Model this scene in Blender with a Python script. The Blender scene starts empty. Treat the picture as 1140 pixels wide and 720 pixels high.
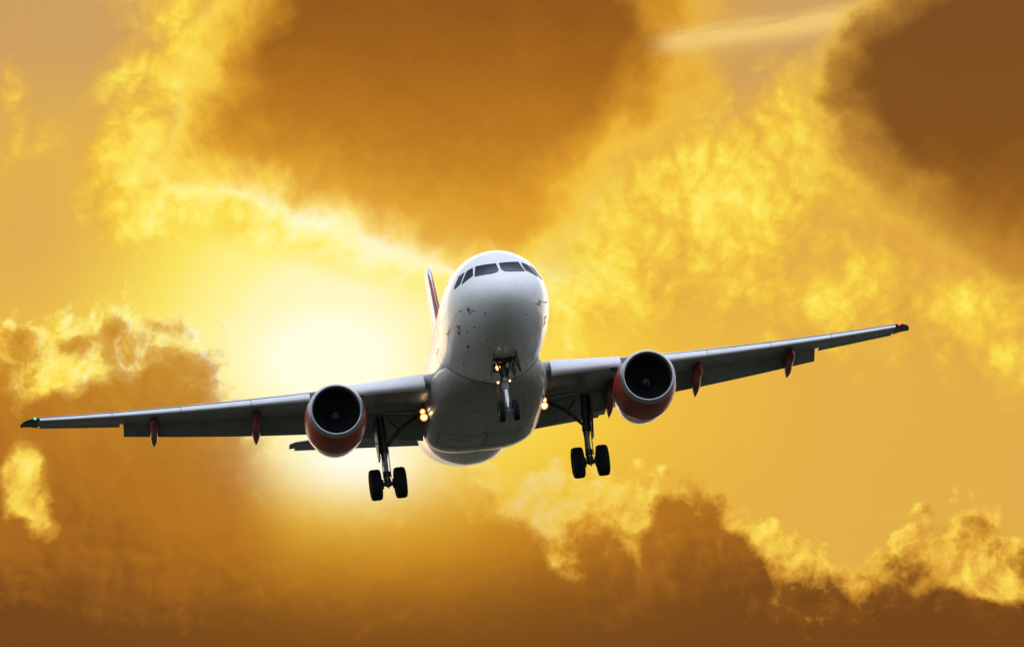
import bpy, bmesh, math, random
from mathutils import Vector, Matrix
from math import radians, sin, cos, pi, sqrt

random.seed(7)
S = bpy.context.scene
COL = S.collection

# ------------------------------------------------------------------ camera
CAM_PITCH = radians(10.0)
FPX = 10081.0 / 1140.0             # focal length in picture widths
cd = bpy.data.cameras.new('camera')
cam = bpy.data.objects.new('camera', cd); COL.objects.link(cam)
cd.sensor_fit = 'HORIZONTAL'; cd.sensor_width = 36.0; cd.lens = 36.0 * FPX
cd.clip_start = 0.5; cd.clip_end = 60000
cam.location = (0, 0, 1.7)
cam.rotation_euler = (radians(90) + CAM_PITCH, 0, 0)
S.camera = cam

# ------------------------------------------------------------------ view transform
S.view_settings.view_transform = 'Standard'
S.view_settings.look = 'None'
S.view_settings.exposure = 0.0
S.view_settings.gamma = 1.0
S.view_settings.use_curve_mapping = False
S.cycles.max_bounces = 8
S.cycles.use_denoising = True

# direction of the low sun (just left of the aircraft, behind thin cloud)
SUN_AZ, SUN_EL = radians(-1.14), radians(9.8)
sd = bpy.data.lights.new('sun', 'SUN'); sun = bpy.data.objects.new('sun', sd); COL.objects.link(sun)
sd.energy = 0.5; sd.angle = radians(45.0); sd.color = (1.0, 0.86, 0.62)
sv = Vector((sin(SUN_AZ) * cos(SUN_EL), cos(SUN_AZ) * cos(SUN_EL), sin(SUN_EL)))
sun.rotation_euler = sv.to_track_quat('Z', 'Y').to_euler()
sun.location = (0, 0, 200)
# ------------------------------------------------------------------ sky
def srgb(r, g, b):
    f = lambda c: (c / 255 / 12.92) if c <= 10.3 else ((c / 255 + .055) / 1.055) ** 2.4
    return (f(r), f(g), f(b), 1.0)

W = bpy.data.worlds.new('World'); S.world = W; W.use_nodes = True
NT = W.node_tree; NT.nodes.clear()

class X:
    """tiny wrapper: arithmetic on shader sockets"""
    nt = NT
    def __init__(s, sock): s.s = sock
    @staticmethod
    def m(op, *a, clamp=False):
        n = X.nt.nodes.new('ShaderNodeMath'); n.operation = op; n.use_clamp = clamp
        for i, v in enumerate(a):
            if isinstance(v, X): X.nt.links.new(v.s, n.inputs[i])
            else: n.inputs[i].default_value = v
        return X(n.outputs[0])
    def __add__(s, o): return X.m('ADD', s, o)
    __radd__ = __add__
    def __sub__(s, o): return X.m('SUBTRACT', s, o)
    def __rsub__(s, o): return X.m('SUBTRACT', o, s)
    def __mul__(s, o): return X.m('MULTIPLY', s, o)
    __rmul__ = __mul__
    def __truediv__(s, o): return X.m('DIVIDE', s, o)
    def __neg__(s): return X.m('MULTIPLY', s, -1.0)
def xmin(a, b): return X.m('MINIMUM', a, b)
def xmax(a, b): return X.m('MAXIMUM', a, b)
def xexp(a): return X.m('EXPONENT', a)
def ss(v, lo, hi):                                     # smoothstep
    n = X.nt.nodes.new('ShaderNodeMapRange'); n.interpolation_type = 'SMOOTHSTEP'
    X.nt.links.new(v.s, n.inputs['Value'])
    n.inputs['From Min'].default_value = lo; n.inputs['From Max'].default_value = hi
    return X(n.outputs['Result'])
def lerp(v, lo, hi):
    n = X.nt.nodes.new('ShaderNodeMapRange'); n.interpolation_type = 'LINEAR'; n.clamp = True
    X.nt.links.new(v.s, n.inputs['Value'])
    n.inputs['From Min'].default_value = lo; n.inputs['From Max'].default_value = hi
    return X(n.outputs['Result'])
def vec(x, y, z=0.0):
    n = X.nt.nodes.new('ShaderNodeCombineXYZ')
    for i, v in enumerate((x, y, z)):
        if isinstance(v, X): X.nt.links.new(v.s, n.inputs[i])
        else: n.inputs[i].default_value = v
    return n.outputs[0]
def noise(x, y, sc, detail=6, rough=0.55, z=0.0, lac=2.0, dist=0.0):
    n = X.nt.nodes.new('ShaderNodeTexNoise'); n.noise_dimensions = '3D'
    n.inputs['Scale'].default_value = sc; n.inputs['Detail'].default_value = detail
    n.inputs['Roughness'].default_value = rough; n.inputs['Lacunarity'].default_value = lac
    n.inputs['Distortion'].default_value = dist
    X.nt.links.new(vec(x, y, z), n.inputs['Vector'])
    return X(n.outputs['Fac'])
def mix(t, a, b):
    n = X.nt.nodes.new('ShaderNodeMix'); n.data_type = 'RGBA'
    X.nt.links.new(t.s, n.inputs['Factor'])
    for k, v in ((6, a), (7, b)):
        if isinstance(v, X): X.nt.links.new(v.s, n.inputs[k])
        else: n.inputs[k].default_value = v
    return X(n.outputs[2])
def ramp(v, stops):
    n = X.nt.nodes.new('ShaderNodeValToRGB'); e = n.color_ramp.elements
    n.color_ramp.interpolation = 'LINEAR'
    e[0].position, e[0].color = stops[0][0], stops[0][1]
    e[1].position, e[1].color = stops[-1][0], stops[-1][1]
    for p, c in stops[1:-1]:
        k = e.new(p); k.color = c
    X.nt.links.new(v.s, n.inputs[0]); return X(n.outputs[0])
def curve(v, pts, x0=-6.0, x1=6.0, y0=-4.0, y1=4.0):   # piecewise smooth function y(x)
    n = X.nt.nodes.new('ShaderNodeFloatCurve'); c = n.mapping.curves[0]
    q = [((a - x0) / (x1 - x0), (b - y0) / (y1 - y0)) for a, b in pts]
    c.points[0].location = q[0]; c.points[1].location = q[-1]
    for a in q[1:-1]: c.points.new(*a)
    n.mapping.use_clip = False; n.mapping.update()
    t = (v - x0) / (x1 - x0)
    X.nt.links.new(t.s, n.inputs['Value'])
    return X(n.outputs[0]) * (y1 - y0) + y0

# sky coordinates from the direction: azimuth and elevation, one unit = 0.568 degree,
# measured from the point the aircraft flies under; y grows downwards
tc = NT.nodes.new('ShaderNodeTexCoord'); sp = NT.nodes.new('ShaderNodeSeparateXYZ')
NT.links.new(tc.outputs['Generated'], sp.inputs[0])
dx, dy, dz = (X(sp.outputs[i]) for i in range(3))
K = 10081.0 / 100.0
x = X.m('ARCTAN2', dx, dy) * K
y = (X.m('ARCSINE', dz) - CAM_PITCH) * (-K)
def P(px, py): return ((px - 570) / 100, (py - 360) / 100)
def blob(px, py, rx, ry, rot=0.0, xx=None, yy=None):
    cx, cy = P(px, py); a = (xx or x) - cx; b = (yy or y) - cy
    c, s = cos(radians(rot)), sin(radians(rot))
    u = (a * c + b * s) * (100.0 / rx); v = (b * c - a * s) * (100.0 / ry)
    return xexp((u * u + v * v) * -1.0)
def cpts(l): return [P(a, b) for a, b in l]

# turbulence shared by the layers
w1 = noise(x, y, .9, 3, .5, 3.1) - .5
w2 = noise(x, y, .9, 3, .5, 9.7) - .5
wx = x + w1 * .9; wy = y + w2 * .9                     # large-scale warp
f1 = noise(x, y, 3.0, 5, .6, 1.3) - .5
f2 = noise(x, y, 3.0, 5, .6, 7.3) - .5
vx = x + f1 * .20 + w1 * .4; vy = y + f2 * .20 + w2 * .4     # billowy warp
fine = noise(vx, vy, 2.4, 8, .54, 5.0) - .5
big = noise(wx, wy, .8, 7, .55, 2.0) - .5
puff = X.m('ABSOLUTE', noise(vx, vy, 2.0, 6, .6, 12.0) - .5) * 2.0
# relief: how much thinner the cloud gets one small step towards the sun
SX, SY = P(370, 395)
sdx = x - SX; sdy = y - SY
r2 = sdx * sdx + sdy * sdy
rr = X.m('SQRT', r2) + .4
fine_s = noise(vx - sdx / rr * .10, vy - sdy / rr * .10 , 2.4, 8, .54, 5.0) - .5
relief = fine - fine_s
mid = noise(vx + w1 * .8, vy + w2 * .8, 1.2, 8, .52, 31.0) - .5
mid_s = noise(vx + w1 * .8 - sdx / rr * .22, vy + w2 * .8 - sdy / rr * .22, 1.2, 8, .52, 31.0) - .5
def cauli(px_, py_, sc, z, detail=4, rough=.5):            # rounded cauliflower lumps with creases between them
    n = X.nt.nodes.new('ShaderNodeTexVoronoi'); n.voronoi_dimensions = '3D'; n.feature = 'F1'; n.normalize = False
    n.inputs['Scale'].default_value = sc; n.inputs['Detail'].default_value = detail; n.inputs['Roughness'].default_value = rough
    n.inputs['Lacunarity'].default_value = 2.3
    X.nt.links.new(vec(px_, py_, z), n.inputs['Vector'])
    return .95 - X(n.outputs['Distance'])
ca = cauli(vx, vy, 1.5, 2.0, 3.5, .55)
ca_s = cauli(vx - sdx / rr * .12, vy - sdy / rr * .12, 1.5, 2.0, 3.5, .55)
lump = ca - .25
mid = mid * .75
relief = relief * .5 + (mid - mid_s * .75) * .8 + (ca - ca_s) * .6
stretch = noise(wx * .45, wy, 1.1, 6, .55, 21.0) - .5

# distance from the sun
glow_w = xexp(r2 * -.42)
glow_m = xexp(r2 * -.14)
glow_l = xexp(r2 * -.05)

# clear golden sky between the clouds
base = ramp(glow_m * .55 + glow_l * .45 + stretch * .05, [
    (0.0, srgb(224, 172, 74)), (.12, srgb(230, 178, 72)), (.30, srgb(240, 192, 68)), (.48, srgb(250, 214, 72)),
    (.66, srgb(255, 234, 92)), (.84, srgb(255, 246, 150)), (1.0, srgb(255, 255, 244))])
base = mix(ss(y + blob(850, 470, 420, 190) * 0.0, -1.2, -3.2) * .9, base, srgb(204, 158, 98))
base = mix(blob(30, 260, 130, 130) * .75, base, srgb(220, 168, 84))

# layer 1: thin bright fluffy cloud lit from behind
t1 = (blob(170, 110, 75, 170, 14) * .95 + blob(115, 250, 55, 50) * .6 + blob(250, 20, 90, 90) * .5
      + blob(5, 110, 26, 50) * .6 + blob(10, 175, 20, 20) * .4
      + blob(300, 228, 190, 48, 14) * 1.25 + blob(430, 276, 140, 38, 10) * 1.3
      + blob(650, 270, 110, 90) * .85 + blob(760, 200, 180, 80, -10) * .6 + blob(885, 140, 75, 80) * .75 + blob(930, 260, 80, 50) * -.3 + blob(600, 40, 90, 60) * .4
      + blob(850, 300, 300, 110) * .62 + blob(1080, 350, 130, 60, 20) * .85 + blob(690, 60, 70, 60) * .4
      + blob(980, 60, 50, 80, 40) * .6 + blob(800, 230, 260, 90, 10) * .45 + blob(560, 330, 160, 50) * .4 + blob(1120, 420, 60, 60) * .25)
s1 = t1 * 1.0 + fine * .35 + mid * 1.1 + lump * .5 + big * .2 + .04
a1 = ss(s1, .02, 1.0)
c1 = ramp(s1 * .22 + glow_m * .42 + fine * .08 + mid * .5 + big * .4 + lump * .15 + relief * .32 + .16, [
    (0.1, srgb(226, 168, 66)), (.32, srgb(243, 196, 66)), (.46, srgb(252, 220, 78)), (.6, srgb(255, 236, 106)),
    (.78, srgb(255, 248, 160)), (1.0, srgb(255, 255, 235))])
sky = mix(a1, base, c1)

# contrail
cy_ = (y - P(0, 50)[1]) + (x - P(735, 0)[0]) * .128
cw = cy_ / (X.m('MULTIPLY_ADD', x, .008, .14))
strk = noise(x * 1.1, (y + x * .128) * 9.0, 1.6, 6, .6, 55.0) - .5
ct = xexp((cw + strk * 1.1) * (cw + strk * 1.1) * -1.5) * ss(x, P(715, 0)[0], P(765, 0)[0]) * ss(x, P(1050, 0)[0], P(960, 0)[0])

# layer 2: the two big dark clouds overhead
low1 = curve(vx, cpts([(-30, 170), (120, 178), (200, 188), (300, 214), (400, 250), (470, 274), (540, 296),
                       (590, 280), (650, 262), (760, 250), (1170, 250)]), -6, 6, -4, 4)
edgeL = curve(vy, [(b, a) for a, b in cpts([(330, -300), (275, -60), (248, 0), (225, 60), (200, 120), (168, 175), (140, 240), (60, 400), (0, 700)])], -7, 4, -8, 8)
edgeR = curve(vy, [(b, a) for a, b in cpts([(800, -300), (790, -60), (785, 0), (792, 50), (768, 110), (705, 165), (650, 220), (620, 275), (580, 400), (560, 700)])], -7, 4, -8, 8)
def smin(a, b, k=.35):
    n = X.nt.nodes.new('ShaderNodeMath'); n.operation = 'SMOOTH_MIN'
    X.nt.links.new(a.s, n.inputs[0]); X.nt.links.new(b.s, n.inputs[1]); n.inputs[2].default_value = k
    return X(n.outputs[0])
s2a = smin(smin(low1 - vy, vx - edgeL), edgeR - vx) * 1.05 + fine * .6 + mid * .8 + lump * .4 + big * .2 + .14
left2 = curve(vy, [(b, a) for a, b in cpts([(1150, -300), (1050, -60), (985, 0), (930, 45), (905, 90), (912, 140), (945, 185),
                       (985, 225), (1030, 270), (1085, 305), (1450, 380), (2400, 700)])], -7, 4, 0, 20)
s2b = (vx - left2) * 1.05 + fine * .45 + mid * .5 + lump * .45 + .08
def dark(s, lo, hi): return ss(s, lo, hi)
c2a = ramp(lerp(y + big * .9 + (x + .3) * -.05 + fine * .12 + mid * .5 + relief * .35, -3.6, -.5), [
    (0.0, srgb(146, 88, 28)), (.2, srgb(162, 100, 29)), (.5, srgb(188, 121, 34)), (.75, srgb(215, 148, 42)), (1.0, srgb(238, 176, 50))])
c2b = ramp(lerp(y + big * 1.1 + mid * .7 + fine * .15 + relief * .4, -3.6, -.3), [
    (0.0, srgb(124, 78, 34)), (.5, srgb(132, 82, 30)), (.75, srgb(160, 102, 32)), (1.0, srgb(215, 150, 50))])
rim = ramp(glow_m * .5 + glow_l * .4 + fine * .5 + .18, [(0.0, srgb(228, 170, 66)), (.35, srgb(250, 210, 72)), (.7, srgb(255, 240, 130)), (1.0, srgb(255, 255, 235))])
e2 = s2a - relief * .5
sky = mix(ss(e2, -.50, -.08) * (.05 + glow_l * .9), sky, rim)
sky = mix(ss(e2, -.9, .5) * .75 * ss(x, -.2, .6), sky, srgb(224, 162, 56))
sky = mix(ss(e2, -.26, .10) * X.m('ADD', glow_l * 1.3, .12, clamp=True) * .8, sky, srgb(250, 204, 62))
sky = mix(ss(e2, -.06, .48) * .9, sky, srgb(224, 156, 42))
sky = mix(ss(e2 + ss(x, -.6, .6) * -.12, .04, 1.0), sky, c2a)
sky = mix(X.m('MULTIPLY', ct, (1.0 + strk * 1.0), clamp=True), sky, srgb(240, 200, 116))
e2 = s2b - relief * .5
sky = mix(ss(e2, -1.1, .1) * .6 * ss(y, -2.3, -1.3), sky, srgb(222, 160, 58))
sky = mix(ss(e2, -.34, .0) * .45, sky, rim)
e2 = e2 * (1.0 - ss(y, -2.4, -.9) * .5) + .05
sky = mix(ss(e2, -.12, .35) * .85, sky, srgb(196, 136, 50))
sky = mix(ss(e2, .02, .85), sky, c2b)

# layer 3: the bank of cumulus below, seen against the light
top3 = curve(vx, cpts([(-30, 490), (150, 480), (250, 462),
                       (330, 480), (430, 504), (520, 498), (555, 504), (600, 508), (650, 516), (690, 510), (720, 512), (760, 510), (790, 514),
                       (825, 535), (848, 572), (900, 600), (960, 612), (1000, 586), (1050, 564), (1090, 558), (1120, 584), (1170, 604)]))
top4 = curve(vx, cpts([(-30, 366), (30, 362), (60, 352), (95, 334), (130, 326), (165, 330), (200, 344), (235, 360), (300, 392), (700, 420)]))
edg4 = curve(vy, [(b, a) for a, b in cpts([(245, -200), (250, 300), (262, 372), (284, 400), (282, 440), (282, 470), (330, 500), (400, 700)])], -7, 4, -8, 8)
s3 = xmax(vy - top3, smin(vy - top4, edg4 - vx, .2)) * .85 + fine * .42 + mid * .4 + lump * .5 + .06
rim3 = ramp(glow_m * .55 + glow_l * .4 + fine * .4 + mid * .3 + relief * .9 + .10, [(0.0, srgb(220, 160, 58)), (.2, srgb(243, 196, 74)), (.45, srgb(255, 226, 90)), (.8, srgb(255, 246, 160)), (1.0, srgb(255, 255, 240))])
# bright gaps inside the bank
gap = (blob(38, 590, 62, 58, 40) * 2.3 + blob(20, 500, 40, 60) * .3 + blob(640, 548, 75, 34) * .85 + blob(652, 640, 36, 34) * 1.1 + blob(612, 598, 24, 50) * .7 + blob(706, 585, 22, 45) * .7 + blob(770, 570, 60, 55) * -.35 + blob(20, 520, 40, 30) * .9 + blob(80, 425, 55, 30) * .7 + blob(1085, 640, 60, 22, 25) * .8 
       + blob(1100, 650, 60, 30, 20) * .35 + blob(1030, 655, 16, 16) * .5 + blob(860, 600, 80, 30, 20) * .4
       + blob(110, 440, 60, 60) * .18)
depth = s3 * 1.55 - gap * (mid * 1.6 + 1.2) + fine * .5 + mid * .6 - relief * .9 - .10
c3 = ramp(lerp(y + big * 1.1 + fine * .5 + mid * 1.5 - relief * 1.2, .2, 3.3), [
    (0.0, srgb(202, 140, 42)), (.3, srgb(184, 119, 35)), (.68, srgb(160, 99, 31)), (.86, srgb(134, 80, 28)), (1.0, srgb(116, 70, 26))])
sky = mix(ss(s3, -.10, .10), sky, rim3)
sky = mix(ss(depth, -.12, .22) * .75, sky, srgb(214, 148, 46))
sky = mix(ss(depth, .0, .48), sky, c3)
hl = ss(relief * 1.2 + mid * .4 + lump * .3, .06, .40) * ss(depth, -.1, .2) * (1.0 - ss(s3, .3, 1.0))
sky = mix(hl * .62, sky, srgb(236, 172, 54))

# light scattered by thin cloud round the sun
g2 = blob(370, 400, 150, 120)
shade = 1.0 - ss(s3, -.02, .2) * (1.0 - ss(x, P(250, 0)[0], P(345, 0)[0])) * .93
sky = mix(blob(430, 585, 280, 90) * .62, sky, srgb(206, 132, 30))
sky = mix(blob(400, 490, 230, 115) * .5 * shade, sky, srgb(234, 156, 36))
sky = mix(blob(395, 485, 170, 95) * .85 * shade, sky, srgb(255, 220, 60))
sky = mix(xmin(blob(360, 415, 165, 100) * 1.3, 1.0) * shade, sky, srgb(255, 240, 104))
sky = mix(xmin(blob(365, 400, 112, 74) * 1.3, 1.0) * shade, sky, srgb(255, 254, 225))
sky = mix(blob(392, 508, 78, 42) * .97, sky, srgb(255, 255, 240))

# the rest of the vault: Nishita sky seen through high cloud, bright overhead, grey near the horizon
ns = NT.nodes.new('ShaderNodeTexSky'); ns.sky_type = 'NISHITA'; ns.sun_disc = False
ns.sun_elevation = SUN_EL; ns.sun_rotation = SUN_AZ
ns.air_density = 1.0; ns.dust_density = 1.5
NTB = X(ns.outputs[0])
def scale(c, f):
    n = NT.nodes.new('ShaderNodeVectorMath'); n.operation = 'SCALE'
    NT.links.new(c.s, n.inputs[0])
    if isinstance(f, X): NT.links.new(f.s, n.inputs['Scale'])
    else: n.inputs['Scale'].default_value = f
    return X(n.outputs[0])
def vadd(a, b):
    n = NT.nodes.new('ShaderNodeVectorMath'); n.operation = 'ADD'
    NT.links.new(a.s, n.inputs[0]); NT.links.new(b.s, n.inputs[1]); return X(n.outputs[0])
zen = ss(dz, .15, .95)
hn = noise(dx / (dz + .25), dy / (dz + .25), 1.4, 5, .55, 4.0)
vault = ramp(lerp(dz + (hn - .5) * .35, 0.0, 1.0), [
    (0.0, (.26, .27, .30, 1)), (.2, (.50, .54, .62, 1)), (.5, (.80, .87, 1.03, 1)), (1.0, (1.25, 1.36, 1.62, 1))])
vault = vadd(scale(vault, 1.0), scale(NTB, .05))
# how far the golden glow of the sunset reaches round the sun
dot = X.m('MULTIPLY', dx, sv.x) + dy * sv.y + dz * sv.z
reach = ss(dot, cos(radians(15)), cos(radians(6)))
full = mix(reach, vault, sky)
bg = NT.nodes.new('ShaderNodeBackground'); bg.inputs['Strength'].default_value = 1.0
out = NT.nodes.new('ShaderNodeOutputWorld')
NT.links.new(full.s, bg.inputs['Color']); NT.links.new(bg.outputs[0], out.inputs[0])
# ------------------------------------------------------------------ materials
def new_mat(name, col, rough=.5, metal=0.0, coat=0.0, spec=.5):
    m = bpy.data.materials.new(name); m.use_nodes = True
    b = m.node_tree.nodes['Principled BSDF']
    b.inputs['Base Color'].default_value = (*col[:3], 1); b.inputs['Roughness'].default_value = rough
    b.inputs['Metallic'].default_value = metal; b.inputs['Coat Weight'].default_value = coat
    b.inputs['Coat Roughness'].default_value = .08; b.inputs['Specular IOR Level'].default_value = spec
    return m
def worn(m, amt=.12, scale=1.2, stretch=(.25, 1, 1), rough_amt=.15, lines=None, streak=.0, belly=None):
    """procedural grime, panel joints and uneven gloss in the aircraft's own coordinates"""
    nt = m.node_tree; X.nt = nt
    b = nt.nodes['Principled BSDF']; col = tuple(b.inputs['Base Color'].default_value)
    ro = b.inputs['Roughness'].default_value
    t = nt.nodes.new('ShaderNodeTexCoord'); s = nt.nodes.new('ShaderNodeSeparateXYZ')
    nt.links.new(t.outputs['Object'], s.inputs[0])
    ox, oy, oz = (X(s.outputs[i]) for i in range(3))
    n1 = noise(ox * stretch[0], oy * stretch[1], scale, 7, .6, 0.0)
    n = nt.nodes.new('ShaderNodeTexNoise'); n.inputs['Scale'].default_value = scale; n.inputs['Detail'].default_value = 7
    nt.links.new(vec(ox * stretch[0], oy * stretch[1], oz * stretch[2]), n.inputs['Vector'])
    n1 = X(n.outputs['Fac'])
    dirt = ss(n1, .42, .78) * amt
    if lines:
        for ax, per, w in lines:
            c = (ox, oy, oz)[ax]
            d = X.m('ABSOLUTE', X.m('PINGPONG', c, per / 2))
            dirt = xmax(dirt, (1.0 - ss(d, w * .4, w)) * .42 * ss(ox, -13.2, -12.8))
    if streak:
        n2 = nt.nodes.new('ShaderNodeTexNoise'); n2.inputs['Scale'].default_value = 1.0; n2.inputs['Detail'].default_value = 5
        nt.links.new(vec(ox * .12, oy * 5.0, oz * 5.0), n2.inputs['Vector'])
        low = ss(oz * -1.0, -2.6, -1.5) if belly is None else belly(ox, oy, oz)
        dirt = xmax(dirt, ss(X(n2.outputs['Fac']), .48, .72) * low * streak)
    c = mix(dirt, col, tuple(v * .22 for v in col[:3]) + (1,))
    nt.links.new(c.s, b.inputs['Base Color'])
    rr_ = X.m('ADD', (n1 - .5) * rough_amt * 2, ro, clamp=True)
    nt.links.new(rr_.s, b.inputs['Roughness'])
    return m
M = {}
M['white'] = worn(new_mat('white_paint', (.72, .72, .71), .32, 0, .4), .14, 1.0, (.3, 1, 1), .08, [(0, 1.06, .012)], .4)
M['belly'] = worn(new_mat('shaded_grey_belly_paint', (.32, .31, .26), .42, 0, .2), .35, 1.2, (.3, 1, 1), .1, [(0, 1.6, .014), (1, 1.3, .012)], .5, lambda a, b_, c: 1.0 + c * 0.0)  # grey and grimy, base also darkened to deepen the underside shade
M['wing'] = worn(new_mat('grey_wing_paint', (.24, .235, .225), .45, 0, .1), .35, 1.5, (.5, 1, 1), .1, [(1, 1.45, .02)], .35, lambda a, b_, c: 1.0 + c * 0.0)
M['slat'] = worn(new_mat('bare_slat_metal', (.74, .75, .78), .42, .0, 0), .18, 2.0, (1, .6, 1), .12)
M['lip'] = worn(new_mat('polished_lip_metal', (.44, .45, .46), .30, .8, 0), .18, 3.0, (1, 1, 1), .1)
M['orange'] = worn(new_mat('orange_paint', (.40, .028, .006), .46, 0, .08), .25, 2.0, (.4, 1, 1), .08)
M['orange_dull'] = worn(new_mat('weathered_orange_paint', (.34, .022, .008), .46, 0, .2), .3, 2.5, (.4, 1, 1), .1)
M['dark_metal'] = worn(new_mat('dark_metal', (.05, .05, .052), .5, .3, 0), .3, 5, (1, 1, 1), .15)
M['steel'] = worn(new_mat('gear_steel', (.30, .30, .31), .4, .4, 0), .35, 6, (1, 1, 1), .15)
M['chrome'] = new_mat('chrome_piston', (.8, .8, .82), .12, 1.0)
M['rubber'] = worn(new_mat('tyre_rubber', (.014, .014, .015), .8, spec=.15), .4, 8, (1, 1, 1), .1)
M['duct'] = worn(new_mat('intake_liner', (.035, .035, .037), .5, .1, 0), .2, 3, (1, 1, 1), .1)
M['blade'] = new_mat('fan_blade_titanium', (.05, .05, .055), .45, .5)
M['black'] = new_mat('black_recess', (.015, .015, .014), .7)
M['seal'] = new_mat('dark_seal', (.06, .06, .06), .6)
M['glass'] = new_mat('cockpit_glass', (.002, .006, .018), .05, 0, 0, .12)
M['spiral'] = new_mat('white_spinner_mark', (.16, .16, .16), .6)
M['red'] = new_mat('red_marking', (.55, .05, .03), .5)
M['glass'].node_tree.nodes['Principled BSDF'].inputs['IOR'].default_value = 1.22
M['glass'].node_tree.nodes['Principled BSDF'].inputs['Specular Tint'].default_value = (.40, .62, 1.0, 1)
def emis(name, col, st):
    m = new_mat(name, (.2, .2, .2)); b = m.node_tree.nodes['Principled BSDF']
    b.inputs['Emission Color'].default_value = (*col, 1); b.inputs['Emission Strength'].default_value = st
    return m
M['lamp'] = emis('landing_lamp_filament', (1, .82, .5), 14)
M['lamp_halo_rim'] = emis('lamp_halo', (1, .36, .035), 1.7)  # halo round each lamp, drawn as a glowing orange rim
M['green'] = emis('green_lamp', (.05, 1, .25), 1.6)
M['redlamp'] = emis('red_lamp', (1, .05, .03), 2.2)

# ------------------------------------------------------------------ mesh helpers (aircraft axes: x aft, y starboard, z up)
BASE = Vector((16.11, 0, -4.23))
def link(name, bm, mats, parent, smooth=True, angle=38, label=None):
    bmesh.ops.recalc_face_normals(bm, faces=bm.faces)
    me = bpy.data.meshes.new(name)
    for v in bm.verts: v.co -= BASE
    for f in bm.faces: f.smooth = smooth
    bm.to_mesh(me); bm.free()
    if smooth: me.set_sharp_from_angle(angle=radians(angle))
    for m in (mats if isinstance(mats, (list, tuple)) else [mats]): me.materials.append(M[m])
    o = bpy.data.objects.new(name, me); COL.objects.link(o); o.parent = parent
    if label: o['label'] = label
    return o
def loft(rings, bm=None, cap=True, mat=0):
    bm = bm or bmesh.new()
    vs = [[bm.verts.new(p) for p in r] for r in rings]
    n = len(rings[0])
    for a, b in zip(vs, vs[1:]):
        for i in range(n):
            j = (i + 1) % n
            f = bm.faces.new((a[i], a[j], b[j], b[i])); f.material_index = mat
    if cap:
        for r in (vs[0], vs[-1]):
            f = bm.faces.new(r); f.material_index = mat
    return bm
def tube(p, r, bm=None, n=12, mat=0):
    """round bar through the points p with radii r"""
    p = [Vector(a) for a in p]
    if not isinstance(r, (list, tuple)): r = [r] * len(p)
    rings = []
    for i, a in enumerate(p):
        d = (p[min(i + 1, len(p) - 1)] - p[max(i - 1, 0)]).normalized()
        u = d.orthogonal().normalized() if i == 0 else (u - d * u.dot(d)).normalized()
        v = d.cross(u)
        rings.append([a + (u * cos(t) + v * sin(t)) * r[i] for t in [2 * pi * k / n for k in range(n)]])
    return loft(rings, bm, True, mat)
def box(c, s, bm=None, rot=None, mat=0, bev=0.0):
    bm = bm or bmesh.new(); c = Vector(c)
    t = bmesh.new(); bmesh.ops.create_cube(t, size=1)
    for v in t.verts: v.co = Vector((v.co.x * s[0], v.co.y * s[1], v.co.z * s[2]))
    if bev: bmesh.ops.bevel(t, geom=list(t.edges), offset=bev, segments=2, affect='EDGES')
    R_ = rot.to_3x3() if rot else Matrix.Identity(3)
    mp = {v: bm.verts.new(c + R_ @ v.co) for v in t.verts}
    for f in t.faces:
        g = bm.faces.new([mp[v] for v in f.verts]); g.material_index = mat
    t.free(); return bm
def revolve(prof, o, axis, n=48, bm=None, cap=(False, False), matf=None):
    """prof: (distance along axis, radius)"""
    bm = bm or bmesh.new(); o = Vector(o); d = Vector(axis).normalized()
    u = d.cross(Vector((0, 1, 0))); u = (d.cross(Vector((0, 0, 1))) if u.length < .3 else u).normalized(); v = d.cross(u)
    rs = [[bm.verts.new(o + d * a + (u * cos(2 * pi * k / n) + v * sin(2 * pi * k / n)) * r) for k in range(n)] for a, r in prof]
    for i, (a, b) in enumerate(zip(rs, rs[1:])):
        for k in range(n):
            f = bm.faces.new((a[k], a[(k + 1) % n], b[(k + 1) % n], b[k]))
            if matf: f.material_index = matf(i)
    if cap[0]: bm.faces.new(rs[0])
    if cap[1]: bm.faces.new(rs[-1])
    return bm

# ------------------------------------------------------------------ the airliner
Q = (0.06404552, -0.23364244, -0.12607025, -0.90991444, -2.03200973, 333.4023, 30.237016)
def aircraft_matrix():
    yaw, pit, rol = Q[:3]
    Rz = Matrix.Rotation(yaw, 3, 'Z'); Ry = Matrix.Rotation(pit, 3, 'X'); Rr = Matrix.Rotation(rol, 3, 'Y')
    Bm = Matrix(((0, -1, 0), (1, 0, 0), (0, 0, 1)))
    Rb = Ry @ Rz @ Rr @ Bm
    cp = Rb @ (BASE - Vector((12, 0, -1))) + Vector((Q[3], Q[5], Q[4]))
    Rc = Matrix.Rotation(CAM_PITCH, 3, 'X')
    m = (Rc @ Rb).to_4x4(); m.translation = cam.location + Rc @ cp
    return m
plane = bpy.data.objects.new('airplane', None); COL.objects.link(plane)
plane['label'] = 'white and orange twin-engine passenger jet flying towards the viewer with its landing gear down'
plane['category'] = 'airplane'
plane.matrix_world = aircraft_matrix()

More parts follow.
